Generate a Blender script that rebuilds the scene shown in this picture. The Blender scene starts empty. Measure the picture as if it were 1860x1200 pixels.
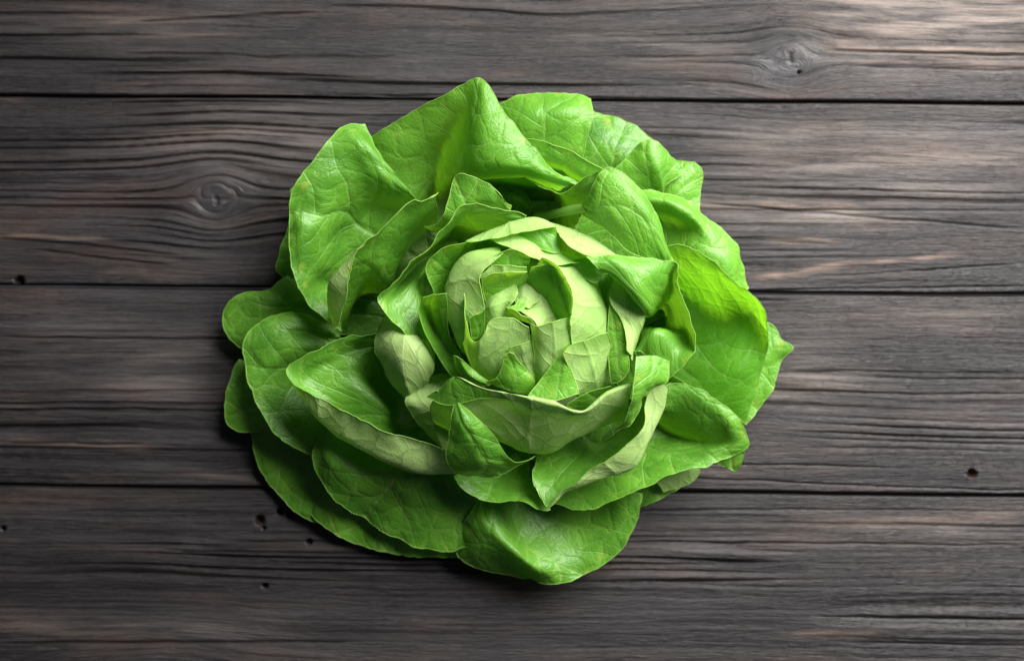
import bpy, math, random
import numpy as np
C = bpy.context.scene.collection
SC = bpy.context.scene
U = 0.00025                 # metres per photograph pixel on the table top
CAMH = 3000.0               # camera height in the same pixels (0.75 m)
R = math.radians

# ---------------------------------------------------------------- camera, world, lamps
cam = bpy.data.cameras.new("camera"); co = bpy.data.objects.new("camera", cam); C.objects.link(co)
co.location = (0, 0, CAMH*U); co.rotation_euler = (0, 0, 0)
cam.sensor_width = 36; cam.lens = 36*CAMH/1860.0; cam.clip_start = 0.02; cam.clip_end = 20
cam.dof.use_dof = True; cam.dof.focus_distance = (CAMH-250)*U; cam.dof.aperture_fstop = 7.0
SC.camera = co
w = bpy.data.worlds.new("World"); SC.world = w; w.use_nodes = True
bg = w.node_tree.nodes['Background']; bg.inputs[0].default_value = (0.80, 0.88, 1.0, 1); bg.inputs[1].default_value = 0.055
def area(name, loc, target, sx, sy, power, col):
    l = bpy.data.lights.new(name, 'AREA'); l.shape = 'RECTANGLE'; l.size = sx; l.size_y = sy; l.energy = power; l.color = col
    o = bpy.data.objects.new(name, l); C.objects.link(o); o.location = loc
    from mathutils import Vector
    d = Vector(target)-Vector(loc); o.rotation_euler = d.to_track_quat('-Z', 'Y').to_euler()
    return o
wl = area("window_light", (0.54, 0.53, 0.49), (0.22, 0.18, 0.0), 0.84, 0.84, 14.2, (1.0, 0.98, 0.945)); wl.data.spread = R(82)
SC.view_settings.view_transform = 'Standard'; SC.view_settings.look = 'None'
SC.view_settings.exposure = 0; SC.view_settings.gamma = 1
SC.cycles.max_bounces = 10; SC.cycles.transmission_bounces = 8; SC.cycles.diffuse_bounces = 6

# ---------------------------------------------------------------- numeric helpers
def _hash(ix, iy, iz, s):
    h = (ix.astype(np.int64)*73856093) ^ (iy.astype(np.int64)*19349663) ^ (iz.astype(np.int64)*83492791) ^ (s*2654435761)
    h = (h ^ (h >> 13))*1274126177 & 0x7fffffff
    h = (h ^ (h >> 15))*1103515245 & 0x7fffffff
    return ((h >> 8) & 0xffff)/32767.5-1.0
def noise(x, y, z=None, s=0):
    x = np.asarray(x, float); y = np.asarray(y, float)+0*x
    z = np.zeros_like(x)+0.37 if z is None else np.asarray(z, float)+0*x
    ix, iy, iz = np.floor(x), np.floor(y), np.floor(z)
    fx, fy, fz = x-ix, y-iy, z-iz
    q = lambda t: t*t*t*(t*(t*6-15)+10)
    ux, uy, uz = q(fx), q(fy), q(fz)
    r = 0
    for a in (0, 1):
        for b in (0, 1):
            for c in (0, 1):
                r = r+(ux if a else 1-ux)*(uy if b else 1-uy)*(uz if c else 1-uz)*_hash(ix+a, iy+b, iz+c, s)
    return r
def fbm(x, y, s=0, o=3):
    return sum(noise(x*2**k, y*2**k, None, s+k)/2**k for k in range(o))
def smooth(a, b, x):
    t = np.clip((x-a)/(b-a), 0, 1); return t*t*(3-2*t)

def mesh_obj(name, verts, faces, mats, parent=None, midx=None, attrs=None, uv=None, smooth_sh=True):
    me = bpy.data.meshes.new(name)
    me.from_pydata(verts, [], faces) if not isinstance(verts, np.ndarray) else _fast(me, verts, faces)
    for m in mats: me.materials.append(m)
    if midx is not None: me.polygons.foreach_set('material_index', np.asarray(midx, np.int32))
    if attrs:
        for k, v in attrs.items():
            a = me.attributes.new(k, 'FLOAT', 'POINT'); a.data.foreach_set('value', np.asarray(v, np.float32))
    if uv is not None:
        a = me.attributes.new('leafuv', 'FLOAT_VECTOR', 'POINT')
        a.data.foreach_set('vector', np.asarray(uv, np.float32).ravel())
    if smooth_sh: me.polygons.foreach_set('use_smooth', np.ones(len(me.polygons), bool))
    me.update()
    o = bpy.data.objects.new(name, me); C.objects.link(o)
    if parent: o.parent = parent
    return o
def _fast(me, V, F):
    F = np.asarray(F, np.int32); n = len(F)
    me.vertices.add(len(V)); me.vertices.foreach_set('co', np.asarray(V, np.float32).ravel())
    me.loops.add(n*4); me.loops.foreach_set('vertex_index', F.ravel())
    me.polygons.add(n); me.polygons.foreach_set('loop_start', np.arange(n, dtype=np.int32)*4)
    me.update(calc_edges=True); me.validate()
def grid_faces(nu, nv, off=0):
    i, j = np.meshgrid(np.arange(nu-1), np.arange(nv-1))
    a = (j*nu+i).ravel()+off
    return np.stack([a, a+1, a+1+nu, a+nu], 1)

# ---------------------------------------------------------------- node helper
class NT:
    def __init__(s, name):
        s.m = bpy.data.materials.new(name); s.m.use_nodes = True; s.t = s.m.node_tree; s.t.nodes.clear()
    def n(s, typ, ins=None, **kw):
        d = s.t.nodes.new(typ)
        for k, v in kw.items(): setattr(d, k, v)
        for k, v in (ins or {}).items(): s.put(d.inputs[k], v)
        return d
    def put(s, sock, v):
        if isinstance(v, bpy.types.Node): s.t.links.new(v.outputs[0], sock)
        elif isinstance(v, bpy.types.NodeSocket): s.t.links.new(v, sock)
        else: sock.default_value = v
    def math(s, op, a, b=0.0, c=0.0, clamp=False):
        d = s.t.nodes.new('ShaderNodeMath'); d.operation = op; d.use_clamp = clamp
        s.put(d.inputs[0], a); s.put(d.inputs[1], b); s.put(d.inputs[2], c); return d.outputs[0]
    def ramp(s, x, a, b, lo=0.0, hi=1.0):
        d = s.t.nodes.new('ShaderNodeMapRange'); d.interpolation_type = 'SMOOTHSTEP'
        s.put(d.inputs[0], x); s.put(d.inputs[1], a); s.put(d.inputs[2], b); s.put(d.inputs[3], lo); s.put(d.inputs[4], hi)
        return d.outputs[0]
    def mix(s, f, a, b, mode='MIX'):
        d = s.t.nodes.new('ShaderNodeMix'); d.data_type = 'RGBA'; d.blend_type = mode
        s.put(d.inputs[0], f); s.put(d.inputs[6], a); s.put(d.inputs[7], b); return d.outputs[2]
    def attr(s, name):
        d = s.t.nodes.new('ShaderNodeAttribute'); d.attribute_name = name; return d

# ---------------------------------------------------------------- leaf material
def leaf_material():
    t = NT('lettuce_leaf')
    uv = t.attr('leafuv').outputs['Vector']
    tone = t.attr('tone').outputs['Fac']; rimd = t.attr('rimd').outputs['Fac']; mid = t.attr('midd').outputs['Fac']; bas = t.attr('basev').outputs['Fac']
    back = t.n('ShaderNodeNewGeometry').outputs['Backfacing']
    # warped leaf coordinates (1 unit = 100 px = 25 mm)
    wn = t.n('ShaderNodeTexNoise', {'Vector': uv, 'Scale': 2.2, 'Detail': 2.0})
    wv = t.n('ShaderNodeVectorMath', {0: wn.outputs['Color'], 1: (0.5, 0.5, 0.5)}, operation='SUBTRACT')
    ws = t.n('ShaderNodeVectorMath', {0: wv.outputs[0], 'Scale': 0.30}, operation='SCALE')
    p = t.n('ShaderNodeVectorMath', {0: uv, 1: ws.outputs[0]}, operation='ADD').outputs[0]
    def vor(scale, feat='DISTANCE_TO_EDGE'):
        return t.n('ShaderNodeTexVoronoi', {'Vector': p, 'Scale': scale, 'Randomness': 0.95}, feature=feat, voronoi_dimensions='2D').outputs['Distance']
    v1 = vor(2.3); v2 = vor(6.0); v3 = vor(14.0)
    sv = t.attr('sidev').outputs['Fac']
    sf = t.math('MULTIPLY', t.math('ABSOLUTE', t.math('SUBTRACT', t.math('FRACT', t.math('DIVIDE', sv, 58.0)), 0.5)), 58.0)
    ls = t.math('MULTIPLY', t.ramp(sf, 0.5, 2.6, 1, 0), t.ramp(mid, 10.0, 170.0, 1.0, 0.25))
    l1 = t.ramp(v1, 0.012, 0.050, 1, 0)
    l2 = t.ramp(v2, 0.015, 0.085, 1, 0)
    l3 = t.ramp(v3, 0.02, 0.16, 1, 0)
    lm = t.math('MAXIMUM', t.ramp(mid, 1.0, 4.5, 1, 0), t.math('MULTIPLY', ls, 0.9))
    lines = t.math('MAXIMUM', t.math('MAXIMUM', t.math('MULTIPLY', l1, 0.5), lm), t.math('MULTIPLY', l2, 0.25))
    big = t.n('ShaderNodeTexNoise', {'Vector': uv, 'Scale': 1.3, 'Detail': 4.0, 'Roughness': 0.6})
    fine = t.n('ShaderNodeTexNoise', {'Vector': uv, 'Scale': 38.0, 'Detail': 3.0})
    # colours
    up_dark = (0.020, 0.098, 0.004, 1); up_light = (0.150, 0.40, 0.034, 1)
    up = t.mix(tone, up_dark, up_light)
    up = t.mix(t.ramp(big.outputs[0], 0.30, 0.72), up, t.mix(0.55, up, (0.135, 0.345, 0.026, 1)))
    up = t.mix(t.math('MULTIPLY', fine.outputs[0], 0.22), up, (0.03, 0.10, 0.008, 1))
    up = t.mix(t.math('MULTIPLY', t.math('MULTIPLY', lines, t.ramp(big.outputs[0], 0.35, 0.65, 0.3, 1.0)), 0.21), up, (0.46, 0.62, 0.22, 1))
    un_dark = (0.27, 0.40, 0.125, 1); un_light = (0.30, 0.52, 0.125, 1)
    un = t.mix(tone, un_dark, un_light)
    un = t.mix(t.ramp(big.outputs[0], 0.35, 0.7, 0, 0.35), un, (0.40, 0.50, 0.22, 1))
    un = t.mix(t.math('MULTIPLY', t.math('MAXIMUM', t.math('MULTIPLY', l1, 0.9), t.math('MULTIPLY', l2, 0.10)), t.math('SUBTRACT', 0.55, t.math('MULTIPLY', tone, 0.42))), un, (0.085, 0.17, 0.035, 1))
    col = t.mix(back, up, un)
    col = t.mix(t.ramp(bas, 0.0, 0.55, 0.75, 0), col, (0.50, 0.56, 0.28, 1))
    col = t.mix(t.ramp(rimd, 0.4, 2.6, 0.25, 0), col, (0.36, 0.58, 0.12, 1))
    wear = t.n('ShaderNodeTexNoise', {'Vector': uv, 'Scale': 3.1, 'Detail': 3.0}).outputs[0]
    col = t.mix(t.math('MULTIPLY', t.ramp(wear, 0.58, 0.76), t.ramp(rimd, 2.0, 30.0, 0.5, 0.10)), col, (0.34, 0.36, 0.05, 1))
    speck = t.n('ShaderNodeTexNoise', {'Vector': uv, 'Scale': 17.0, 'Detail': 2.0}).outputs[0]
    col = t.mix(t.math('MULTIPLY', t.ramp(speck, 0.735, 0.78), t.ramp(rimd, 1.0, 45.0, 0.8, 0.12)), col, (0.10, 0.055, 0.02, 1))
    # relief: blisters between the veins, grooves along them
    dome = t.math('ADD', t.math('MULTIPLY', t.ramp(v1, 0.0, 0.17), 0.55), t.math('MULTIPLY', t.ramp(v2, 0.0, 0.17), 0.20))
    dome = t.math('ADD', dome, t.math('MULTIPLY', t.ramp(v3, 0.0, 0.25), 0.15))
    dome = t.math('MULTIPLY', dome, t.math('SUBTRACT', 1.0, t.math('MULTIPLY', back, 0.45)))
    dome = t.math('ADD', dome, t.math('MULTIPLY', fine.outputs[0], 0.20))
    dome = t.math('SUBTRACT', dome, t.math('MULTIPLY', lm, 0.6))
    bmp = t.n('ShaderNodeBump', {'Height': dome, 'Strength': 0.40, 'Distance': 0.0008})
    rough = t.math('ADD', t.math('MULTIPLY', back, 0.18), t.math('ADD', 0.33, t.math('MULTIPLY', fine.outputs[0], 0.20)))
    pb = t.n('ShaderNodeBsdfPrincipled', {'Base Color': col, 'Roughness': rough, 'Normal': bmp.outputs[0], 'Specular IOR Level': 0.38})
    tcol = t.mix(tone, (0.23, 0.75, 0.006, 1), (0.50, 0.90, 0.05, 1))
    tcol = t.mix(t.math('MULTIPLY', lines, 0.35), tcol, (0.10, 0.34, 0.01, 1))
    tr = t.n('ShaderNodeBsdfTranslucent', {'Color': tcol, 'Normal': bmp.outputs[0]})
    mx = t.n('ShaderNodeMixShader', {0: t.attr('thin').outputs['Fac'], 1: pb.outputs[0], 2: tr.outputs[0]})
    t.n('ShaderNodeOutputMaterial', {'Surface': mx.outputs[0]})
    return t.m
def rim_material():
    t = NT('lettuce_leaf_margin')
    tone = t.attr('tone').outputs['Fac']
    col = t.mix(tone, (0.11, 0.28, 0.025, 1), (0.38, 0.58, 0.13, 1))
    pb = t.n('ShaderNodeBsdfPrincipled', {'Base Color': col, 'Roughness': 0.45})
    tr = t.n('ShaderNodeBsdfTranslucent', {'Color': (0.4, 0.75, 0.06, 1)})
    mx = t.n('ShaderNodeMixShader', {0: 0.3, 1: pb.outputs[0], 2: tr.outputs[0]})
    t.n('ShaderNodeOutputMaterial', {'Surface': mx.outputs[0]})
    return t.m
def stem_material():
    t = NT('lettuce_stalk')
    tc = t.n('ShaderNodeTexCoord')
    n = t.n('ShaderNodeTexNoise', {'Vector': tc.outputs['Object'], 'Scale': 140.0, 'Detail': 4.0})
    col = t.mix(n.outputs[0], (0.08, 0.22, 0.02, 1), (0.20, 0.38, 0.07, 1))
    pb = t.n('ShaderNodeBsdfPrincipled', {'Base Color': col, 'Roughness': 0.4})
    t.n('ShaderNodeOutputMaterial', {'Surface': pb.outputs[0]})
    return t.m

# ---------------------------------------------------------------- wood material
def wood_material():
    t = NT('weathered_dark_wood')
    g = t.attr('grain').outputs['Fac']; xx = t.attr('along').outputs['Fac']; sd = t.attr('seed').outputs['Fac']
    knot = t.attr('knot').outputs['Fac']; pale = t.attr('pale').outputs['Fac']; crack = t.attr('crack').outputs['Fac']; ridge = t.attr('ridge').outputs['Fac']; ochre = t.attr('ochre').outputs['Fac']
    def vec(sx, sg, dz=0.0):
        return t.n('ShaderNodeCombineXYZ', {0: t.math('MULTIPLY', xx, sx), 1: t.math('MULTIPLY', g, sg), 2: t.math('ADD', sd, dz)}).outputs[0]
    n1 = t.n('ShaderNodeTexNoise', {'Vector': vec(0.0022, 0.028), 'Scale': 1.0, 'Detail': 3.0, 'Roughness': 0.6}).outputs[0]
    n2 = t.n('ShaderNodeTexNoise', {'Vector': vec(0.006, 0.11, 3.0), 'Scale': 1.0, 'Detail': 4.0, 'Roughness': 0.65}).outputs[0]
    n3 = t.n('ShaderNodeTexNoise', {'Vector': vec(0.022, 0.42, 7.0), 'Scale': 1.0, 'Detail': 3.0, 'Roughness': 0.7}).outputs[0]
    nb = t.n('ShaderNodeTexNoise', {'Vector': vec(0.0035, 0.018, 11.0), 'Scale': 1.0, 'Detail': 3.0}).outputs[0]
    pores = t.n('ShaderNodeTexNoise', {'Vector': vec(0.05, 0.22, 5.0), 'Scale': 1.0, 'Detail': 2.0}).outputs[0]
    col = t.mix(t.ramp(n1, 0.34, 0.68), (0.0066, 0.0058, 0.0074, 1), (0.041, 0.036, 0.041, 1))
    col = t.mix(t.ramp(nb, 0.47, 0.68, 0, 0.60), col, (0.076, 0.049, 0.039, 1))
    col = t.mix(t.ramp(n2, 0.42, 0.62, 0.55, 0), col, (0.012, 0.010, 0.011, 1))
    col = t.mix(t.ramp(n3, 0.50, 0.72, 0, 0.40), col, (0.070, 0.062, 0.060, 1))
    n4 = t.n('ShaderNodeTexNoise', {'Vector': vec(0.035, 1.1, 31.0), 'Scale': 1.0, 'Detail': 2.0, 'Roughness': 0.6}).outputs[0]
    col = t.mix(t.ramp(n4, 0.52, 0.70, 0, 0.45), col, (0.068, 0.061, 0.062, 1))
    col = t.mix(t.ramp(n4, 0.32, 0.46, 0.6, 0), col, (0.006, 0.005, 0.006, 1))
    col = t.mix(t.ramp(pores, 0.30, 0.42, 0.55, 0), col, (0.009, 0.007, 0.007, 1))
    col = t.mix(t.ramp(ridge, 0.1, 0.9, 0, 0.30), col, (0.095, 0.078, 0.072, 1))
    patch = t.n('ShaderNodeTexNoise', {'Vector': vec(0.0028, 0.009, 23.0), 'Scale': 1.0, 'Detail': 4.0, 'Roughness': 0.6}).outputs[0]
    col = t.mix(t.ramp(patch, 0.36, 0.56, 0.75, 0), col, (0.010, 0.0085, 0.010, 1))
    col = t.mix(t.ramp(patch, 0.55, 0.76, 0, 0.30), col, (0.075, 0.067, 0.062, 1))
    col = t.mix(t.math('MULTIPLY', knot, 0.4), col, (0.065, 0.066, 0.074, 1))
    worn_sheen = t.attr('worn_sheen').outputs['Fac']; stain_shade = t.attr('stain_shade').outputs['Fac']
    col = t.mix(t.math('MULTIPLY', worn_sheen, t.ramp(n2, 0.34, 0.58, 0.25, 0.95)), col, t.mix(nb, (0.215, 0.20, 0.197, 1), (0.26, 0.20, 0.165, 1)))
    col = t.mix(t.math('MULTIPLY', stain_shade, 0.85), col, (0.009, 0.008, 0.0095, 1))
    col = t.mix(t.math('MULTIPLY', pale, 0.8), col, (0.36, 0.26, 0.21, 1))
    col = t.mix(t.math('MULTIPLY', crack, 0.85), col, (0.012, 0.010, 0.010, 1))
    col = t.mix(t.math('MULTIPLY', ochre, 0.8), col, (0.20, 0.095, 0.030, 1))
    col = t.n('ShaderNodeHueSaturation', {'Color': col, 'Saturation': 1.1, 'Value': 0.68}).outputs[0]
    h = t.math('ADD', t.math('MULTIPLY', n3, 0.7), t.math('ADD', t.math('MULTIPLY', n2, 0.8), t.math('ADD', t.math('MULTIPLY', pores, 0.35), t.math('MULTIPLY', n4, 0.5))))
    b = t.n('ShaderNodeBump', {'Height': h, 'Strength': 0.6, 'Distance': 0.0009})
    pb = t.n('ShaderNodeBsdfPrincipled', {'Base Color': col, 'Roughness': t.math('ADD', 0.27, t.math('MULTIPLY', n2, 0.22)), 'Normal': b.outputs[0], 'Specular IOR Level': 0.26})
    t.n('ShaderNodeOutputMaterial', {'Surface': pb.outputs[0]})
    return t.m

LEAF, RIM, STALK, WOOD = leaf_material(), rim_material(), stem_material(), wood_material()

# ---------------------------------------------------------------- the table
def empty(name, loc, label, cat):
    o = bpy.data.objects.new(name, None); C.objects.link(o); o.location = loc; o.empty_display_size = 0.05
    o['label'] = label; o['category'] = cat; return o
table = empty('wooden_table', (0, 0, 0), 'dark weathered wooden table top of wide horizontal planks under the lettuce', 'table')

# boundaries between planks: (y at x=0, y at x=1860) in photograph pixels
BND = [(-178, -160), (173, 187), (518, 536), (881, 901), (1236, 1262)]
KNOTS = [(392, 362, 46, 0.75), (1436, 106, 40, 0.75), (1010, -70, 40, .7), (300, 1290, 60, .6)]
HOLES = [(33, 510, 10, 0.2), (471, 945, 10, 0.9), (508, 930, 7, .2), (527, 933, 8, .2), (478, 959, 4, .1), (561, 984, 6, .1), (481, 1063, 5, .1), (1767, 860, 9, .9), (1452, 131, 4, 0.2), (5, 960, 5, 1.0)]
CRACKS = [(1290, 371, 1860, 416, 2.2), (1150, 984, 1860, 990, 2.4), (0, 1169, 640, 1166, 2.4), (0, 804, 250, 806, 1.6), (0, 612, 420, 617, 1.6),
          (1500, 92, 1860, 100, 2.0), (1560, 120, 1860, 128, 1.8), (1370, 527, 1860, 520, 2.0), (1480, 505, 1860, 480, 1.6), (0, 433, 330, 462, 2.0), (60, 452, 300, 482, 1.6),
          (240, 40, 560, 22, 2.0), (230, 98, 700, 104, 1.8), (1190, 840, 1600, 850, 1.8), (1230, 868, 1860, 892, 1.8), (300, 1000, 760, 1006, 1.6), (1405, 439, 1515, 442, 2.5)]
PALES = [(1405, 434, 1515, 437, 5, 0.8), (1375, 504, 1560, 478, 6, .75), (1560, 478, 1740, 465, 4, .6), (1500, 87, 1860, 91, 5, .55), (1540, 113, 1860, 118, 4, .4), (0, 798, 280, 812, 6, .35), (1240, 372, 1560, 376, 9, .35),
         (110, 44, 330, 34, 4, .3), (0, 426, 200, 438, 4, .4), (330, 860, 480, 868, 5, .3), (1230, 855, 1330, 858, 7, .3), (190, 66, 420, 62, 3, .35), (1420, 985, 1860, 988, 4, .25), (1450, 950, 1860, 938, 9, .3), (1430, 1150, 1600, 1146, 7, .3)]
WORN_SHEEN = [(1480, 30, 1900, 20, 60, .9), (1560, 100, 1900, 105, 34, .55), (1000, 60, 1300, 90, 40, .3), (1300, 270, 1900, 275, 60, .42), (1270, 386, 1640, 392, 22, .6), (1400, 330, 1800, 345, 40, .3), (1420, 560, 1860, 566, 30, .28),  # pale wear; the upper right patches also paint the sheen into the colour
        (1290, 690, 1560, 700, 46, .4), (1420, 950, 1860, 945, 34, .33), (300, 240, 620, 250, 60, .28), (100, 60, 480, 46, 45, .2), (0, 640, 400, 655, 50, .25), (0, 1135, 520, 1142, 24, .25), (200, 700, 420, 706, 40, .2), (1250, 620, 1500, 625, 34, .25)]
STAIN_SHADE = [(360, 640, 520, 650, 60, .4), (100, 350, 330, 380, 40, .35), (430, 70, 800, 130, 50, .3), (-60, 90, 90, 110, 90, .8), (240, 430, 330, 450, 50, .7), (900, 440, 1300, 470, 60, .2), (1290, 335, 1480, 345, 22, .7), (1340, 490, 1860, 515, 26, .6), (0, 850, 500, 850, 34, .6), (0, 480, 420, 490, 36, .4), (1080, 870, 1860, 872, 26, .6), (600, 1090, 1500, 1100, 80, .8), (1500, 1060, 1900, 1080, 90, .7), (0, 1030, 700, 1040, 80, .8), (1300, 1160, 1900, 1170, 60, .7), (-40, 560, 60, 700, 60, .6), (1000, 800, 1200, 860, 60, .5), (900, 930, 1860, 930, 30, .5), (100, 770, 420, 780, 40, .4)]  # dark staining; bottom and left patches also paint in the falloff of light
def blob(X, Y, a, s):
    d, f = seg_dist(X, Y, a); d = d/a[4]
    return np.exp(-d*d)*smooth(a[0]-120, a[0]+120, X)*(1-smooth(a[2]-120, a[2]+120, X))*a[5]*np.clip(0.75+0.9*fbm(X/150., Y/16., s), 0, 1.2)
def seg_dist(x, y, a):
    x0, y0, x1, y1 = a[:4]
    t = np.clip((x-x0)/(x1-x0), -0.02, 1.02)
    yy = y0+(y1-y0)*t+2.5*noise(x/60., np.full_like(x, y0*.37))
    fade = smooth(x0-30, x0+40, x)*(1-smooth(x1-40, x1+30, x))
    return np.abs(y-yy), fade
def plank(k, x0=-420, x1=2280, dx=3.0, dy=2.0):
    xs = np.arange(x0, x1+dx, dx); ny = int((BND[k+1][0]-BND[k][0])/dy)
    tt = np.linspace(0, 1, ny)
    X, T = np.meshgrid(xs, tt)
    yt = BND[k][0]+(BND[k][1]-BND[k][0])*X/1860.+1.6*noise(X/170., X*0+k*7.3)
    yb = BND[k+1][0]+(BND[k+1][1]-BND[k+1][0])*X/1860.+1.6*noise(X/170., X*0+(k+1)*7.3)
    gap = 1.6+0.9*noise(X/90., X*0+k*3.1)
    Y = yt+gap+(yb-yt-2*gap)*T
    edge = np.minimum((Y-yt), (yb-Y))
    # fibres: slow wander + flow round the knots
    rot = Y-0.009*X
    psi = rot+12*noise(X/620., Y/150., s=k+3)+3.2*noise(X/230., Y/60., s=k+9)+0.8*noise(X/60., Y/18., s=k+19)
    kn = np.zeros_like(X)
    for (kx, ky, kr, a) in KNOTS:
        dx_, dy_ = (X-kx)/1.25, (Y-ky)
        r2 = dx_**2+dy_**2; r = np.sqrt(r2)
        w_ = a*np.exp(-r2/(2*(3.2*kr)**2))
        psi = psi-dy_*w_*(kr*kr*1.4)/(r2+kr*kr*0.6)
        inside = 1-smooth(0.75*kr, 1.15*kr, r+5*noise(X/22., Y/22., s=4))
        psi = psi+3*inside*a*noise(X/26., Y/14., s=8)
        kn = np.maximum(kn, a*(1-smooth(0.4*kr, 2.0*kr, r+14*noise(X/30., Y/30., s=5))))
    zone = smooth(-0.25, 0.55, noise(X/420., psi/85., s=40+k))
    rdg = np.maximum(0, 1-np.abs(noise(X/900., psi/13., s=60+k))*2.6)
    rdg2 = noise(X/260., psi/5.5, s=70+k)
    kin = np.clip(kn*1.3, 0, 1)
    h = 3.0*zone*(1-rdg)+0.7*rdg2+1.4*noise(X/300., psi/34., s=80+k)+0.35*noise(X/90., psi/2.6, s=85+k)
    h -= 4.2*zone*rdg; h *= 1-0.75*kin
    crack = np.zeros_like(X); pale = np.zeros_like(X); och = np.zeros_like(X)
    for c in CRACKS:
        if not (BND[k][0]-5 < c[1] < BND[k+1][1]+5): continue
        d, f = seg_dist(X, Y, c); m = np.exp(-(d/c[4])**2)*f; h -= 3.2*m; crack = np.maximum(crack, m)
    for c in PALES:
        if not (BND[k][0]-5 < c[1] < BND[k+1][1]+5): continue
        d, f = seg_dist(X, Y, c); m = np.exp(-(d/c[4])**2)*f*c[5]*(0.6+0.5*noise(X/35., Y/6., s=33)); h += 1.4*m; pale = np.maximum(pale, m)
    worn_sheen = sum(blob(X, Y, a, 91) for a in WORN_SHEEN if BND[k][0]-20 < a[1] < BND[k+1][1]+20)+0*X; stain_shade = sum(blob(X, Y, a, 97) for a in STAIN_SHADE if BND[k][0]-20 < a[1] < BND[k+1][1]+20)+0*X
    for (hx, hy, hr, oc) in HOLES:
        r = np.hypot((X-hx), Y-hy)+1.2*noise(X/7., Y/7., s=2)
        m = 1-smooth(hr*0.45, hr*1.05, r); h -= 18*m; crack = np.maximum(crack, m*(0.6-0.4*oc)); och = np.maximum(och, oc*m*smooth(-2, 4, X-hx+2*noise(Y/4., X/4.)))
    for (kx, ky, kr, a) in KNOTS:   # heart check of each knot
        r = np.hypot((X-kx)*1.6, (Y-ky)/1.3); m = (1-smooth(3, 10, r+4*noise(X/6., Y/6.)))*a; h -= 2.5*m; crack = np.maximum(crack, 0.75*m)
    h -= 9*(1-smooth(0, 7, edge))**2
    crack = np.maximum(crack, (1-smooth(1.5, 5.5, edge))*0.8)
    Xw, Yw, Zw = (X-930)*U, (600-Y)*U, (h-3.0)*U
    nu, nv = len(xs), ny
    V = np.stack([Xw, Yw, Zw], -1).reshape(-1, 3)
    # edge skirts: sides of the board down 20 mm
    top, bot = V[:nu].copy(), V[-nu:].copy()
    s1, s2 = top.copy(), bot.copy(); s1[:, 2] = -0.02; s2[:, 2] = -0.02
    off = len(V)
    V = np.concatenate([V, s1, s2]); F = grid_faces(nu, nv)[:, ::-1]
    i = np.arange(nu-1)
    F = np.concatenate([F, np.stack([i, i+1, off+i+1, off+i], 1)[:, ::-1][:, ::-1],
                        np.stack([off+nu+i, off+nu+i+1, off-nu+i+1, off-nu+i], 1),
                        np.stack([off+i, off+i+1, off+nu+i+1, off+nu+i], 1)])
    ext = lambda A: np.concatenate([A.ravel(), A[0], A[-1]])
    mesh_obj('plank', V, F, [WOOD], table, attrs={'grain': ext(psi), 'along': ext(X), 'seed': np.full(len(V), k*17.3), 'knot': ext(kn), 'pale': ext(pale), 'crack': ext(crack), 'ridge': ext(zone*(1-rdg)*np.clip(0.5+rdg2, 0, 1)), 'ochre': ext(och), 'worn_sheen': ext(np.clip(worn_sheen, 0, 1)), 'stain_shade': ext(np.clip(stain_shade, 0, 1))})
for k in range(4): plank(k)

# ---------------------------------------------------------------- leaves
lettuce = empty('lettuce_head', ((975-930)*U, (600-590)*U, 0), 'open green butterhead lettuce with ruffled outer leaves and a pale heart on the dark planks', 'lettuce')
ORG = np.array([(975-930)*U, (600-590)*U, 0.0])

def spline(P, t, out):
    """Hermite interpolation of P (n,...) with knots t at parameters out."""
    n = len(P); d = np.diff(t)
    sl = (P[1:]-P[:-1])/d.reshape((-1,)+(1,)*(P.ndim-1))
    m = np.zeros_like(P)
    m[0], m[-1] = sl[0], sl[-1]
    if n > 2:
        a = (d[1:]/(d[1:]+d[:-1])).reshape((-1,)+(1,)*(P.ndim-1))
        m[1:-1] = sl[:-1]*a+sl[1:]*(1-a)
    k = np.clip(np.searchsorted(t, out, 'right')-1, 0, n-2)
    h = d[k]; s = (out-t[k])/h
    sh = lambda a: a.reshape((-1,)+(1,)*(P.ndim-1))
    return (sh(2*s**3-3*s**2+1)*P[k]+sh((s**3-2*s**2+s)*h)*m[k]+sh(-2*s**3+3*s**2)*P[k+1]+sh((s**3-s**2)*h)*m[k+1])
def unproject(P):
    f = (CAMH-P[..., 2])/CAMH
    return np.stack([(P[..., 0]-930)*f, (600-P[..., 1])*f, P[..., 2]], -1)
def parse(txt):
    return np.array([[[float(v) for v in p.split(',')] for p in ln.split()] for ln in txt.strip().splitlines() if ln.strip()])

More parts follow.
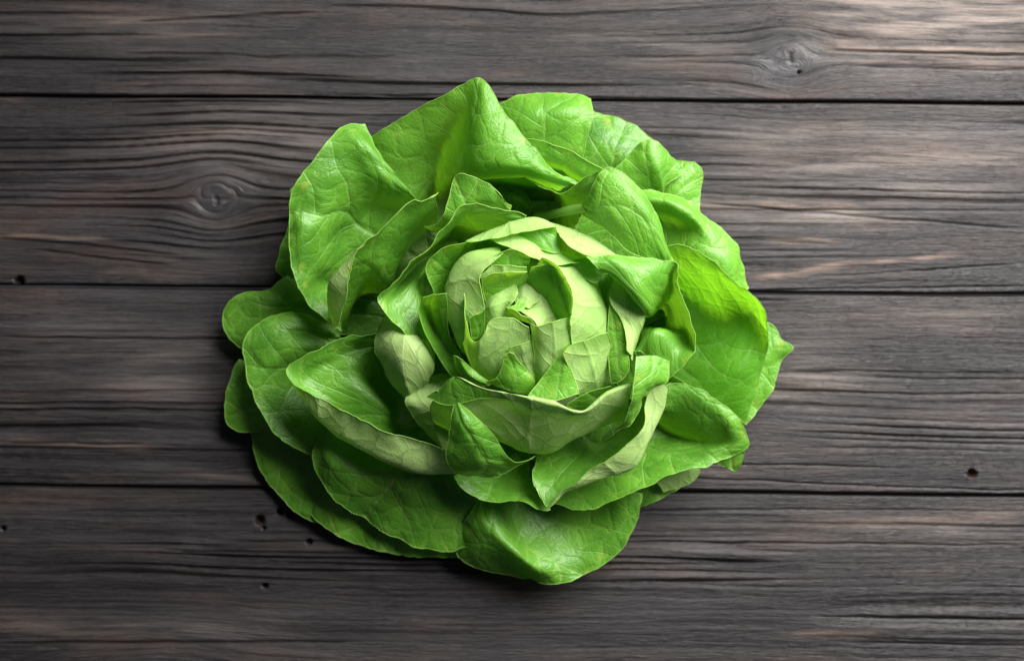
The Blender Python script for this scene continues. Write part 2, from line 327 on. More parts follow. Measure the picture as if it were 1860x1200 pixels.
LEAFN = [0]; HEART = False
def surf(P, res):
    cu = np.linalg.norm(np.diff(P, axis=1), axis=2).mean(0)+1.0; tu = np.concatenate([[0], np.cumsum(cu)])
    cv = np.linalg.norm(np.diff(P, axis=0), axis=2).mean(1)+1.0; tv = np.concatenate([[0], np.cumsum(cv)])
    nu = int(np.clip(tu[-1]/res, 8, 150)); nv = int(np.clip(tv[-1]/res, 8, 130))
    Q = spline(P, tv, np.linspace(0, tv[-1], nv))
    Q = np.swapaxes(spline(np.swapaxes(Q, 0, 1), tu, np.linspace(0, tu[-1], nu)), 0, 1)
    return Q, nu, nv
def normals(W):
    du = np.gradient(W, axis=1); dv = np.gradient(W, axis=0)
    N = np.cross(du, dv); return N/(np.linalg.norm(N, axis=2, keepdims=True)+1e-9)
def leaf(patches, core=None, side=None, tone=0.2, amp=1.0, label=None, res=4.5, name='leaf', rimq=True, wav=1.0, thin=0.18, lift=0, dents=()):
    """patches: control nets (rows base to rim, columns clockwise round the head) in photograph px + height px."""
    if HEART: wav, amp = wav*0.5, amp*0.7
    if HEART: thin = max(thin, 0.3) if core else thin
    LEAFN[0] += 1; seed = LEAFN[0]
    if isinstance(patches, str): patches = [patches]
    Vs, Fs, MI = [], [], []; A = {'tone': [], 'rimd': [], 'midd': [], 'basev': [], 'sidev': [], 'thin': []}; UV = []; off = 0
    for pi, txt in enumerate(patches):
        sd = side
        if txt.startswith('#'): sd = txt[1:3]; txt = txt[3:]
        P = parse(txt)
        if HEART: P[..., 2] = np.where(P[..., 2] > 200, 200+(P[..., 2]-200)*0.66, P[..., 2]); P[-1, :, 2] += 13 if P[-1, 0, 2] > 200 else 0
        if lift: P[..., 2] += lift*smooth(110, 230, P[..., 2])
        if sd:
            Np = normals(unproject(P))[..., 2].mean()
            if (sd == 'ad') != (Np > 0): P = P[:, ::-1]
        based = 0.0
        if core is not None and pi == 0:
            cx, cy, cz, cw = core; n = P.shape[1]
            c0 = P[0].mean(0); d = np.array([c0[0]-cx, c0[1]-cy]); d /= np.linalg.norm(d)+1e-6
            tan = P[0, -1, :2]-P[0, 0, :2]; tan /= np.linalg.norm(tan)+1e-6
            b0 = np.array([[cx+tan[0]*cw*(i/(n-1)-.5), cy+tan[1]*cw*(i/(n-1)-.5), cz] for i in range(n)])
            b1 = b0*0.45+P[0]*0.55; b1[:, 2] = np.minimum(b1[:, 2], cz*0.55+P[0][:, 2]*0.45)
            P = np.concatenate([b0[None], b1[None], P]); based = 1.0
        Q, nu, nv = surf(P, res)
        for (dx_, dy_, dr, dd) in dents: Q[..., 2] -= dd*np.exp(-((Q[..., 0]-dx_)**2+(Q[..., 1]-dy_)**2)/(dr*dr))
        W = unproject(Q)
        su = np.concatenate([np.zeros((nv, 1)), np.cumsum(np.linalg.norm(np.diff(W, axis=1), axis=2), 1)], 1)
        sv = np.concatenate([np.zeros((1, nu)), np.cumsum(np.linalg.norm(np.diff(W, axis=0), axis=2), 0)], 0)
        a = su-su[:, -1:]*0.5; b = sv
        N = normals(W)
        ro = seed*13.7
        brim = (sv[-1:]-sv); side_d = np.minimum(su, su[:, -1:]-su)
        edge = np.minimum(brim, side_d if rimq else brim)
        ruff = np.exp(-edge/22.)
        disp = amp*(3.4*noise(W[..., 0]/62.+ro, W[..., 1]/62., W[..., 2]/62.)+0.8*noise(W[..., 0]/27.+ro, W[..., 1]/27., W[..., 2]/27., 3)+0.12*noise(a/9.+ro, b/9., None, 5))
        disp += wav*ruff*(3.4*noise(a/30.+ro, b/34., None, 11)+1.9*noise(a/13.+ro, b/15., None, 12))
        disp += (0 if HEART else 1)*wav*np.exp(-edge/48.)*(6.0*noise(su/58.+ro, sv/90., None, 51)+2.2*noise(su/24.+ro, sv/50., None, 52))
        midd = np.abs(a+5*noise(b/50.+ro, b*0))
        blen = b+np.where(a < 0, 29.0, 0.0)
        ph = (b-0.8*midd+7*noise(a/45.+ro, b/45., None, 41))/58.0+np.where(a < 0, 0.5, 0.0)
        tri = np.abs(ph-np.floor(ph)-0.5)*2          # 0 on a side vein, 1 between two
        disp -= amp*(1.6*np.exp(-(midd/5.)**2)+1.5*np.exp(-(tri*29/7.)**2)*np.exp(-midd/220.))
        W = W+N*disp[..., None]
        # crinkled margin in the plane of the leaf
        dvv = np.gradient(W, axis=0); dvv /= np.linalg.norm(dvv, axis=2, keepdims=True)+1e-9
        W = W+dvv*(np.exp(-brim/10.)*(wav*1.5*noise(su/7.+ro, su*0, None, 21)+wav*2.2*noise(su/19.+ro, su*0, None, 22)))[..., None]
        Vs.append(W.reshape(-1, 3)); F = grid_faces(nu, nv, off); Fs.append(F); MI += [0]*len(F)
        m = nu*nv
        A['tone'].append(np.clip(tone+0.12*noise(a/70.+ro, b/70., None, 31), 0, 1).ravel()); A['rimd'].append(edge.ravel()); A['midd'].append(midd.ravel())
        A['sidev'].append((ph*58.0).ravel()); A['thin'].append(np.full(m, thin))
        A['basev'].append((b/(b[-1:]+1e-6)*1.0 if based else np.ones_like(b)).ravel())
        UV.append(np.stack([a/100.+seed*3.17, b/100.+seed*1.91, np.full_like(a, 0.0)], -1).reshape(-1, 3)); off += m
        # the leaf's margin has thickness: a thin bead round the free edges
        N2 = normals(W)
        path = [(0 if False else j, 0) for j in range(nv)]+[(nv-1, i) for i in range(1, nu)]+[(j, nu-1) for j in range(nv-2, -1, -1)]
        pj = np.array([q[0] for q in path]); pi_ = np.array([q[1] for q in path])
        Pp, Nn = W[pj, pi_], N2[pj, pi_]
        T = np.gradient(Pp, axis=0); T /= np.linalg.norm(T, axis=1, keepdims=True)+1e-9
        B = np.cross(T, Nn); B /= np.linalg.norm(B, axis=1, keepdims=True)+1e-9
        K = 6; rr = 0.7
        ring = np.stack([Pp+rr*(math.cos(2*math.pi*q/K)*Nn+math.sin(2*math.pi*q/K)*B) for q in range(K)], 1)
        L = len(path); Vs.append(ring.reshape(-1, 3))
        i0, q0 = np.meshgrid(np.arange(L-1), np.arange(K), indexing='ij'); i0 = i0.ravel(); q0 = q0.ravel(); q1 = (q0+1) % K
        F = np.stack([i0*K+q0, i0*K+q1, (i0+1)*K+q1, (i0+1)*K+q0], 1)+off; Fs.append(F); MI += [1]*len(F)
        A['tone'].append(np.full(L*K, tone)); A['rimd'].append(np.zeros(L*K)); A['midd'].append(np.full(L*K, 50.)); A['basev'].append(np.ones(L*K)); A['sidev'].append(np.zeros(L*K)); A['thin'].append(np.full(L*K, thin))
        UV.append(np.zeros((L*K, 3))); off += L*K
    V = np.concatenate(Vs)*U-ORG
    o = mesh_obj(name, V, np.concatenate(Fs), [LEAF, RIM], lettuce, MI, {k: np.concatenate(v) for k, v in A.items()}, np.concatenate(UV))
    if label: o['label'] = label
    return o

CX, CY = 975, 590
# ---- outermost leaves, lying low on the table
leaf("""930,360,60 960,350,60 995,340,60 1030,325,65 1058,290,85
910,290,85 955,280,90 1000,270,95 1035,262,100 1068,245,105
900,230,80 950,208,105 1005,200,115 1046,198,115 1080,200,108
896,200,60 950,172,75 1010,168,85 1050,168,88 1074,176,88""", (985, 520, 25, 40), tone=.42)
leaf("""1030,330,45 1055,320,45 1085,325,45 1115,345,45 1150,380,40
1045,260,50 1075,255,58 1110,265,62 1145,285,60 1180,320,48
1050,198,30 1085,204,34 1130,217,36 1172,241,36 1207,280,30""", (1005, 520, 20, 40), tone=.08, thin=.1)  # very low tone puts this leaf's shade into its colour
leaf("""1150,420,60 1170,390,70 1200,370,85 1203,372,80 1206,375,70
1140,375,85 1165,345,95 1203,328,118 1208,330,108 1213,337,98
1115,345,95 1150,310,108 1190,288,122 1215,300,104 1232,322,95
1100,320,95 1140,285,105 1180,257,112 1215,280,100 1247,311,92""", (1020, 530, 22, 40), tone=.35)
leaf("""1170,380,60 1180,378,65 1190,385,68 1195,400,65 1200,430,55
1200,330,70 1215,325,80 1235,335,84 1240,360,80 1240,400,66
1222,292,60 1247,292,70 1273,304,72 1275,345,68 1267,392,60""", (1030, 540, 22, 40), tone=.55)
leaf("""1165,430,70 1190,440,60 1205,455,70 1240,475,100 1265,510,95 1290,545,75
1165,388,95 1200,398,78 1232,410,80 1270,445,118 1300,490,112 1318,535,85
1160,366,122 1205,366,132 1252,390,128 1295,430,117 1325,475,105 1340,530,80
1155,350,110 1205,347,118 1262,374,110 1312,417,95 1343,462,80 1361,524,60""", (1040, 560, 25, 50), tone=.5)
leaf("""1350,590,45 1370,605,50 1380,625,52 1385,640,52 1380,660,50 1360,700,45 1325,745,38
1375,578,45 1408,594,50 1421,617,52 1441,630,58 1423,652,50 1402,708,42 1356,772,35""", (1060, 610, 22, 60), tone=.5)
leaf("""1225,565,95 1255,585,85 1275,605,82 1290,625,85 1270,665,85 1235,690,70
1225,532,122 1262,552,104 1300,577,94 1335,600,98 1325,670,112 1285,725,85
1215,490,178 1260,502,168 1313,540,142 1366,572,116 1363,665,115 1325,745,90
1210,446,225 1255,452,235 1322,502,215 1387,560,172 1389,660,110 1352,769,80""", (1060, 590, 25, 70), tone=.3, thin=.42)
leaf(["""1180,745,98 1200,755,96 1220,770,94 1230,782,90 1225,790,70 1195,795,65 1150,800,60 1100,810,55 1040,825,52 985,835,52
1205,740,130 1243,743,137 1277,765,137 1302,788,126 1300,805,112 1260,815,105 1200,825,95 1125,845,85 1050,865,80 985,865,75
1200,715,146 1245,711,154 1290,733,156 1327,770,152 1337,802,138 1292,826,128 1222,847,122 1142,876,115 1055,900,105 990,892,95
1195,702,148 1245,697,153 1295,721,155 1341,764,147 1357,806,128 1301,839,134 1230,862,138 1150,896,133 1060,924,122 1000,913,108""",
"""1356,806,124 1330,824,126 1300,837,130
1350,832,112 1330,842,110 1306,843,120
1339,855,98 1334,857,98 1328,853,102"""], (1040, 650, 25, 60), tone=.15, thin=.1)
leaf("""1195,840,60 1185,845,64 1180,850,64 1170,855,58
1230,830,66 1237,845,72 1215,862,68 1195,872,58
1262,838,60 1273,858,60 1241,883,55 1205,890,50""", (1030, 660, 20, 40), side='ab', tone=.5)
leaf("""1190,830,38 1170,840,42 1150,850,42 1130,870,36
1245,872,28 1222,893,32 1195,909,32 1150,924,28""", (1020, 670, 18, 40), tone=.15)
leaf("""1040,870,70 1030,880,55 1010,890,48 985,900,45 945,910,55 905,920,95 890,910,95 875,890,80
1085,880,85 1080,905,70 1055,935,55 1015,960,50 955,970,70 907,965,112 880,955,108 855,930,90
1130,890,95 1125,930,85 1095,975,72 1045,1010,68 985,1030,95 927,1004,108 870,985,85 835,955,75
1165,895,90 1158,940,85 1126,1002,75 1066,1042,70 1010,1060,70 935,1046,50 850,1023,45 811,972,50""", (985, 680, 25, 60), tone=.3)
leaf("""850,830,70 820,825,75 780,815,75 740,800,70 700,785,68 675,770,70 665,755,75
860,880,90 815,875,100 760,872,110 705,862,112 655,840,105 630,810,108 630,775,105
870,935,80 815,940,75 755,930,78 690,905,88 625,865,110 595,830,125 605,775,120
870,985,60 815,1000,60 750,989,58 680,956,62 600,896,80 569,845,100 589,768,110""", (950, 660, 25, 60), tone=.15)
leaf("""840,950,42 795,950,42 745,945,42 700,940,42 655,925,42 620,910,42 600,900,40 605,880,38
850,1010,22 800,1012,22 740,1009,22 680,999,22 625,979,25 583,951,28 562,930,28 574,903,28""", (940, 670, 20, 60), tone=.12)
leaf("""620,890,30 600,880,34 570,860,36 545,835,38 530,810,38 520,780,36 525,755,34
580,948,16 550,937,18 510,906,20 481,870,24 464,830,25 458,775,25 475,745,25""", (930, 650, 18, 50), tone=.22)
leaf("""540,760,38 510,755,42 480,750,44 468,740,46 465,720,46 470,695,44 480,670,40
505,782,30 470,781,33 428,782,35 411,765,36 408,730,38 418,690,38 434,652,35""", (920, 620, 18, 50), tone=.22)
leaf("""580,610,45 575,590,48 570,580,50 575,570,52 585,560,54 600,550,54 615,545,50 620,540,45
500,630,46 490,615,50 475,590,53 478,570,56 492,555,60 520,545,64 540,525,60 560,515,50
447,640,34 424,622,38 404,588,42 411,555,46 440,532,50 495,524,52 520,503,52 545,498,46""", (915, 600, 20, 50), tone=.22)
leaf("""640,765,75 610,755,70 580,735,66 555,710,66 540,680,75 535,655,95 545,632,105 565,615,100 600,612,90 640,630,75
620,800,88 590,790,88 545,765,86 512,730,88 492,690,98 484,655,112 490,625,118 515,598,115 570,590,105 620,615,88
600,832,86 575,827,92 520,804,97 480,760,102 457,710,106 443,660,108 447,615,106 480,580,105 555,569,100 612,604,88""", (905, 605, 25, 60), tone=.25)
leaf("""600,505,45 585,480,48 585,450,48 590,410,48 600,370,48 610,350,48 620,340,45
560,512,50 545,490,55 545,455,58 555,415,60 560,375,62 560,350,62 575,340,58
546,516,46 503,493,48 511,455,50 522,415,54 532,370,58 525,345,66 550,331,62""", (900, 560, 22, 40), tone=.2)
# ---- middle whorl
leaf("""655,535,45 652,510,50 655,480,65 655,440,92 668,410,98 695,385,105 730,370,120 775,380,110
620,540,115 608,515,105 600,480,120 600,430,138 615,380,145 650,335,160 690,315,175 738,342,150
615,575,140 590,545,140 563,500,155 550,430,180 560,365,180 605,300,180 655,258,185 698,288,165
620,600,140 575,567,150 540,515,165 523,430,178 529,350,183 580,277,178 630,225,165 664,223,148""", (900, 555, 25, 60), tone=.2, amp=1.5, dents=[(590,520,20,26),(615,432,24,14),(562,382,18,9),(648,300,16,6)])
leaf("""790,400,60 795,395,55 800,390,50 805,385,45 815,372,45 840,355,45 875,348,45 915,348,45 965,360,45
740,360,95 760,345,95 780,335,90 795,322,100 818,308,160 850,322,185 895,322,185 950,330,170 1015,348,150
705,335,110 740,310,115 775,290,115 805,270,125 845,250,195 868,278,220 905,300,224 965,316,212 1030,342,188
675,300,125 715,275,140 770,245,150 825,215,165 862,200,205 885,235,225 925,275,227 985,308,216 1045,336,196
650,265,125 690,237,150 755,200,170 825,162,190 876,144,205 912,195,215 950,245,217 1000,299,207 1056,332,190""", (925, 520, 25, 60), tone=.38, thin=.26, lift=20)
leaf("""970,320,60 1000,315,60 1035,330,60 1070,350,60
950,290,150 990,288,152 1035,305,152 1085,330,140
940,250,150 985,256,165 1040,276,167 1103,312,150""", (975, 500, 40, 40), tone=.4)
# leaf whose wall closes the dark hollow, with its thin margin running along it
leaf("""838,322,40 886,318,40 936,322,40 974,338,40 1010,362,60 1035,388,120 1066,376,190
828,312,100 879,304,100 932,308,105 974,325,110 1012,350,130 1046,357,190 1083,337,222
830,315,160 880,309,168 930,312,178 970,328,185 1010,347,196 1055,326,213 1100,306,236""", (965, 480, 40, 50), tone=.3, amp=.6, thin=.08, lift=30)
# broad blade on its own stalk (thing > leaf > stalk), hanging over to the right
blade = leaf(["""1050,372,188 1050,375,191 1050,379,192 1051,383,190 1052,386,187
1066,358,215 1068,368,222 1072,380,222 1076,392,218 1080,402,210
1085,318,235 1095,345,240 1102,375,238 1108,400,230 1110,428,215
1108,303,238 1130,345,245 1138,385,240 1140,420,232 1142,455,215
1152,332,230 1170,375,240 1180,415,235 1182,445,228 1180,471,215
1192,395,215 1205,430,222 1212,455,220 1212,470,215 1205,482,205
1216,455,195 1222,470,200 1225,482,200 1222,490,198 1218,496,190"""], None, side='ad', tone=.5, amp=.8, lift=45)
leaf("""915,376,95 938,376,105 962,385,95
905,358,105 935,358,125 965,378,110
895,342,95 930,342,110 960,366,100""", (950, 480, 60, 30), side='ad', tone=.2)
leaf("""640,600,25 664,540,30 702,522,40 735,475,45 768,442,50 800,415,60
628,600,40 655,535,75 696,527,125 732,460,150 760,422,158 795,400,155
616,598,95 646,529,150 672,480,190 705,440,200 745,405,205 795,380,200
603,598,172 598,545,190 607,497,218 678,425,238 733,379,240 793,358,226
608,600,194 631,535,222 638,478,238 681,422,244 736,376,245 797,355,230""", (900, 570, 25, 60), tone=.32, lift=25, thin=.12)
leaf("""815,430,150 845,415,160 870,400,170 895,395,170 925,400,165
790,425,190 825,400,215 850,365,235 885,362,235 925,385,215
768,418,200 805,392,225 834,317,250 881,331,245 929,373,225""", (940, 500, 40, 50), tone=.4, lift=20)
leaf("""800,560,110 785,540,110 778,525,110 795,500,110 835,475,60 885,445,120 940,432,130
792,590,200 770,555,205 757,525,205 764,496,214 806,456,100 874,413,226 946,415,224
790,625,220 748,580,222 712,548,225 737,500,160 796,447,160 866,392,256 951,402,252
788,646,215 735,603,230 687,553,245 725,500,262 785,440,275 860,373,280 956,392,265""", (930, 570, 30, 50), tone=.35, lift=8)
leaf("""760,560,100 775,560,100 790,565,100 805,575,100 815,585,100
700,575,198 725,575,213 750,580,218 775,590,218 795,605,213
680,618,200 710,620,228 738,625,238 765,632,236 790,645,218
688,660,193 712,662,220 738,668,228 765,670,223 786,675,203
706,695,178 722,698,198 740,702,206 758,700,198 774,695,183
724,717,161 733,720,168 742,722,170 751,720,168 758,714,163""", (930, 585, 40, 40), side='ab', tone=.25, label='pale matt underside of a small leaf bent outwards')
leaf("""830,850,50 800,845,42 768,815,38 738,778,45 730,748,50 725,716,58 718,690,66 715,665,68 720,645,68 738,632,65
831,852,100 790,846,84 738,828,78 706,775,112 697,746,132 664,708,142 640,682,143 650,658,143 668,640,138 704,626,122
831,854,130 788,852,118 728,835,116 668,798,122 622,758,132 590,722,146 566,690,152 598,658,148 642,636,142 695,618,134
830,857,163 780,861,163 720,846,166 655,816,168 600,784,170 564,733,176 538,685,170 580,648,165 625,625,158 690,612,145
830,822,200 765,803,205 700,783,210 640,751,210 590,723,205 552,704,195 525,671,180 570,639,175 620,616,165 690,605,150""", (920, 620, 25, 60), tone=.22, thin=.1, label='dark green leaf with its margin curled inwards, showing a pale strip of underside')
# bottom cups
leaf("""755,700,165 785,705,175 820,712,185
735,726,185 780,730,195 832,732,200
757,765,165 790,768,175 828,772,180
785,798,140 805,810,150 824,820,150""", (930, 640, 60, 30), side='ab', tone=.15)
leaf("""828,735,262 832,731,268 838,736,262
817,770,262 842,766,280 863,756,268
811,808,246 852,794,270 897,791,250
810,832,225 860,817,254 922,829,225
822,850,195 875,842,232 945,837,204
850,860,160 900,862,180 973,826,182""", None, side='ad', tone=.25)
leaf("""960,860,110 950,860,105 930,855,100 905,850,100 880,840,105 865,825,110 855,810,120
985,895,150 975,900,150 935,890,138 895,885,132 860,868,138 838,845,155 828,822,165
1000,926,165 985,928,168 938,911,160 890,910,155 845,889,155 817,852,165 809,820,175""", (970, 690, 40, 50), tone=.25)
leaf("""1140,720,45 1120,745,40 1100,770,40 1070,790,55 1040,805,105 1015,815,120 995,825,125 975,830,120
1190,715,140 1172,755,110 1148,795,100 1110,825,110 1065,845,145 1025,865,163 995,885,172 966,862,168
1213,705,212 1203,745,202 1180,800,197 1150,848,192 1090,867,193 1035,889,190 995,926,182 972,890,178
1200,690,235 1176,715,240 1165,772,235 1125,815,230 1062,857,220 1020,896,202 992,927,187 976,893,182""", (1010, 660, 40, 60), tone=.3, wav=.6, thin=.08)
leaf("""1125,720,100 1095,740,90 1050,760,90 1000,765,90 950,760,90 890,750,95 840,735,95 800,730,100
1133,765,195 1105,769,200 1050,792,195 1000,822,183 950,816,183 895,793,188 840,790,188 790,770,180
1140,735,258 1105,745,258 1057,765,255 1005,768,255 950,758,255 885,745,250 835,745,240 782,738,222
1147,699,284 1105,714,288 1058,747,288 1003,731,295 945,718,296 875,705,290 822,690,275 792,709,252
1147,697,282 1104,713,286 1056,749,284 1003,734,288 945,727,284 872,725,276 812,737,258 775,721,240""", (970, 660, 40, 60), tone=.3, wav=.5)
# ---- big ruffled leaf on the right of the heart, with its tail
leaf(["""1110,495,250 1125,512,245 1145,540,230 1163,568,190 1178,574,40 1174,592,40 1148,605,130 1140,650,190
1105,492,305 1120,508,310 1148,535,312 1175,566,288 1206,562,85 1212,592,85 1176,602,235 1152,645,240
1090,485,318 1118,495,322 1155,520,325 1186,532,298 1227,552,205 1236,596,205 1197,604,268 1165,640,256
1075,475,322 1115,478,325 1155,490,325 1200,497,305 1230,541,235 1250,603,230 1226,640,255 1190,668,250
1065,468,320 1110,463,318 1150,466,312 1204,472,300 1237,530,285 1264,612,275 1247,660,266 1208,694,256""",
"""#ad
1155,648,294 1172,646,287 1190,646,279 1214,656,266
1153,672,304 1170,675,296 1188,680,286 1212,692,268
1149,712,300 1160,713,294 1172,712,282 1182,705,266
1140,747,276 1150,745,276 1160,735,268 1172,718,258
1119,785,230 1128,781,232 1148,766,236 1170,735,240"""], (1050, 600, 60, 50), tone=.42, thin=.15)
leaf("""1010,420,165 1050,436,175 1092,458,185 1128,480,185
1001,403,205 1050,420,220 1095,442,226 1135,468,222
1005,410,235 1048,430,255 1090,450,262 1130,470,262
1016,431,300 1042,453,312 1075,466,318 1110,470,315""", (1010, 540, 60, 40), side='ab', tone=.35, wav=.4, amp=.5)
HEART = True
# ---- the heart, wrapped leaf over leaf
leaf("""812,540,120 825,520,120 850,500,120 880,490,120
812,535,190 810,500,235 828,470,250 862,455,255
798,537,220 795,487,265 815,462,278 860,445,283
789,535,225 774,486,262 800,455,281 860,436,290""", (930, 570, 60, 40), tone=.4)
leaf("""822,684,212 834,678,217 842,670,212 847,665,207
790,637,257 806,630,232 820,632,250 832,638,247
768,592,282 788,594,222 803,592,267 815,602,277
762,560,290 776,562,244 795,560,287 813,572,294
767,540,294 778,538,296 795,535,300 811,533,302""", (930, 600, 60, 40), side='ad', tone=.35)
leaf("""852,640,200 830,590,210 824,530,215 838,492,220 862,470,225 906,460,230
838,632,280 817,575,295 812,520,300 826,482,300 850,459,305 905,449,305
850,600,320 840,560,335 842,520,340 852,488,340 872,468,340 910,457,332
850,580,330 878,562,345 874,525,352 873,497,355 897,474,350 917,457,338""", (950, 580, 80, 60), tone=.75)
leaf("""898,486,342 920,486,342 940,480,342 960,478,338
888,475,348 915,470,350 940,467,350 962,472,345
908,459,342 926,452,345 945,455,345 962,465,340""", (955, 550, 100, 30), side='ad', tone=.55)
leaf("""895,447,235 940,438,240 990,458,245 1028,467,245 1058,482,240
890,432,300 937,424,315 990,450,320 1030,460,315 1062,472,300
905,441,315 945,458,330 978,473,335 1010,481,335 1050,478,320""", (965, 560, 80, 50), tone=.75)
leaf(["""852,456,215 890,430,220 945,416,222 985,414,222 1008,420,222
846,437,290 890,419,305 945,401,318 985,398,320 1010,408,320
850,439,295 900,433,315 945,421,330 985,413,332 1009,411,328""",
"""#ad
937,424,322 970,416,326 1009,411,324
962,441,322 985,435,326 1014,430,318
990,456,318 1003,458,318 1016,459,310"""], (955, 550, 80, 50), tone=.65)
leaf(["""1148,560,220 1160,570,220 1170,585,215
1112,508,298 1135,528,304 1164,553,300
1107,545,312 1140,570,312 1171,580,290
1130,588,318 1149,602,300 1160,612,262
1139,637,300 1146,644,280 1150,655,245""",
"""#ad
1107,545,314 1109,548,316 1112,552,316
1104,590,305 1117,588,312 1132,586,320
1105,640,290 1122,636,300 1140,632,304
1110,696,250 1126,693,262 1142,672,262"""], None, side='ab', tone=.65)
leaf("""1080,480,285 1110,500,285
1092,540,285 1112,530,285
1101,610,270 1112,600,270""", None, side='ad', tone=.3)
leaf(["""1015,481,322 1045,471,330 1072,468,332 1097,469,328 1115,488,318
1037,492,322 1058,485,330 1080,485,332 1104,482,326 1113,503,312
1055,502,312 1066,507,314 1083,513,314 1100,497,306 1109,524,298"""], None, side='ad', tone=.5)
leaf(["""1060,480,280 1085,515,280 1102,560,280 1108,610,275 1105,650,265
1040,485,325 1070,515,330 1088,560,330 1094,605,308 1090,640,285
1020,487,345 1052,520,350 1065,560,350 1070,600,335 1066,630,302
985,473,350 1022,500,362 1037,540,365 1037,585,358 1040,627,318""",
"""#ad
968,490,325 990,493,332 1007,509,340 1021,535,345 1032,568,350
984,470,362 1005,479,370 1024,499,376 1039,535,378 1039,572,374"""], (1000, 580, 80, 60), tone=.9)
leaf(["""880,541,322 903,531,332 931,515,338 958,500,342
876,522,338 898,512,350 927,503,354 956,496,352
874,505,352 896,496,364 926,494,368 957,492,360""",
"""#ab
876,508,352 897,500,365 926,497,369 957,494,361
871,504,348 893,486,356 925,483,362 956,487,356"""], (955, 550, 120, 30), side='ad', tone=.85)
leaf("""957,508,305 974,520,305 990,540,300 1003,562,300 1018,580,300
961,497,330 985,500,335 1008,528,335 1018,555,335 1026,580,330
965,487,345 1000,485,350 1031,515,352 1038,550,350 1037,580,345""", (975, 560, 120, 40), tone=.75)
leaf("""930,520,285 945,510,290 960,508,290 985,530,285
935,540,300 950,532,308 965,535,306 982,545,298
938,560,306 950,556,312 960,560,312 970,552,305""", None, side='ab', tone=.35, wav=.4, amp=.5)
leaf("""985,528,290 995,545,290 1005,560,290 1025,580,285
965,555,312 980,560,320 992,572,320 1005,590,312
942,563,318 958,573,326 970,582,328 978,596,325""", None, side='ab', tone=.5, wav=.4, amp=.5)
leaf("""876,540,300 870,570,290 880,592,290
895,530,325 893,555,330 900,585,325
933,512,330 922,545,338 915,578,335
941,532,325 932,548,335 921,560,335""", None, side='ab', tone=.9, wav=.6, amp=.6)
leaf("""940,541,330 946,543,335 953,543,332
938,552,338 948,554,344 956,553,338
919,558,330 935,563,336 947,565,334""", None, side='ad', tone=.6, wav=.3, amp=.4)
leaf("""920,575,335 935,580,338 955,586,338 975,594,334
920,560,345 933,562,352 946,572,352 960,576,350""", None, side='ad', tone=.8, wav=.4, amp=.4)
leaf(["""960,670,270 930,690,265 895,690,260 862,675,255 845,640,255 838,600,255 838,560,255
962,650,310 930,660,312 895,670,300 860,655,300 845,630,300 840,600,300 839,565,300
962,620,335 930,622,340 900,630,338 872,640,330 853,622,328 845,590,328 842,555,320
960,592,345 925,577,355 892,581,360 879,605,350 860,622,335 850,590,345 843,532,345""",
"""#ad
858,622,285 868,615,285 879,604,290
854,595,310 866,590,312 880,580,318
852,575,325 866,566,332 880,560,335"""], (935, 610, 80, 60), tone=.75)
leaf("""1010,680,280 995,690,280 982,690,278 970,680,275
1030,650,310 1005,665,312 985,672,310 972,660,305
1038,620,335 1010,630,340 985,635,338 968,625,330
1038,577,348 1005,583,358 977,594,358 962,588,352""", (990, 610, 100, 40), tone=.8)
leaf(["""1115,690,235 1090,705,235 1065,715,240 1050,718,245
1112,650,280 1088,670,285 1062,685,290 1048,702,285
1108,620,305 1080,635,315 1052,650,320 1034,670,315
1102,603,318 1070,614,328 1038,626,335 1021,641,335""",
"""#ad
1021,641,337 1024,643,337 1027,647,337
1000,665,325 1020,675,328 1038,672,322
980,692,314 1010,700,318 1047,697,312
959,718,295 1003,728,296 1051,714,294"""], (1010, 620, 80, 50), tone=.72)
leaf("""955,690,270 965,690,270 977,690,270
935,660,305 955,655,308 969,655,308
924,633,322 943,626,326 962,619,326""", (950, 610, 100, 20), side='ab', tone=.6)
leaf("""881,693,278 925,711,288 963,718,275
900,688,300 935,688,312 971,693,295
911,668,318 932,662,326 953,668,310
915,648,324 926,641,330 932,646,325""", None, side='ad', tone=.65)
leaf("""880,703,270 888,701,277 894,696,272
850,688,282 865,690,294 875,684,287
828,668,292 845,672,307 855,666,297
822,646,297 830,649,307 838,653,302""", None, side='ad', tone=.3)
leaf("""1055,750,235 1080,745,240 1130,710,235
1042,745,250 1070,730,262 1115,705,255
1027,735,255 1065,716,262 1108,701,258""", None, side='ad', tone=.3)
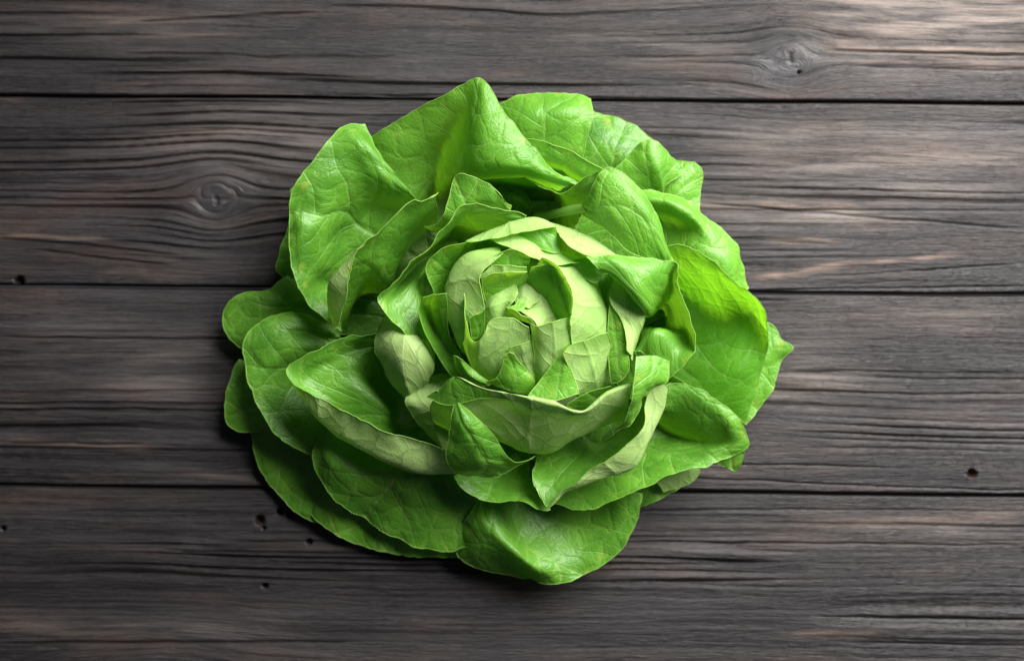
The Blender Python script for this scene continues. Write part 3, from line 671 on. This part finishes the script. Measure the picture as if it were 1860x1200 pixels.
# ---- closed inner heart under the wrapped leaves
for k in range(8):
    a0 = k*math.pi/4; rows = []
    for (r, z, wd) in ((60, 60, .5), (95, 100, .62), (112, 170, .66), (100, 225, .6), (70, 260, .6), (25, 275, .6)):
        rows.append(' '.join('%.1f,%.1f,%.1f' % (965+r*math.cos(a0+wd*s), 580+r*math.sin(a0+wd*s), z-(14 if k % 2 else 0)) for s in (-1, -.5, 0, .5, 1)))
    leaf('\n'.join(rows), None, tone=.45, res=8, thin=.1)
for k in range(9):
    a0 = k*2*math.pi/9+.2; rows = []
    for (r, z, wd) in ((40, 24, .5), (140, 38, .5), (200, 66, .45), (235, 80, .38)):
        rows.append(' '.join('%.1f,%.1f,%.1f' % (975+r*math.cos(a0+wd*s), 600+r*math.sin(a0+wd*s), z-(9 if k % 2 else 0)) for s in (-1, -.5, 0, .5, 1)))
    leaf('\n'.join(rows), None, tone=.15, res=9, thin=.05)
# stalk of the hanging blade and the cut stem under the head
def tube(name, pts, radii, mat, parent, K=14):
    P = unproject(np.array(pts, float)); n = 24; t = np.arange(len(P), dtype=float)
    Q = spline(P, t, np.linspace(0, len(P)-1, n)); rr = np.interp(np.linspace(0, len(P)-1, n), t, radii)
    T = np.gradient(Q, axis=0); T /= np.linalg.norm(T, axis=1, keepdims=True)
    B = np.cross(T, np.array([0.13, .31, 1.0])); B /= np.linalg.norm(B, axis=1, keepdims=True); N = np.cross(B, T)
    an = np.arange(K)*2*math.pi/K
    V = (Q[:, None]+rr[:, None, None]*(np.cos(an)[None, :, None]*B[:, None]+np.sin(an)[None, :, None]*N[:, None]*.75)).reshape(-1, 3)
    i, q = np.meshgrid(np.arange(n-1), np.arange(K), indexing='ij'); i = i.ravel(); q = q.ravel(); q1 = (q+1) % K
    F = np.stack([i*K+q, i*K+q1, (i+1)*K+q1, (i+1)*K+q], 1)
    off = parent.matrix_world.translation
    o = mesh_obj(name, V*U-ORG, F, [mat], parent); return o
tube('leaf_stalk', [(965, 470, 60), (972, 405, 110), (995, 392, 150), (1025, 384, 200), (1052, 379, 225), (1068, 380, 245)], [22, 14, 9, 8.5, 9, 6], STALK, blade)
tube('stem', [(975, 590, 2), (975, 590, 20), (975, 590, 60), (975, 590, 120)], [45, 55, 50, 30], STALK, lettuce)
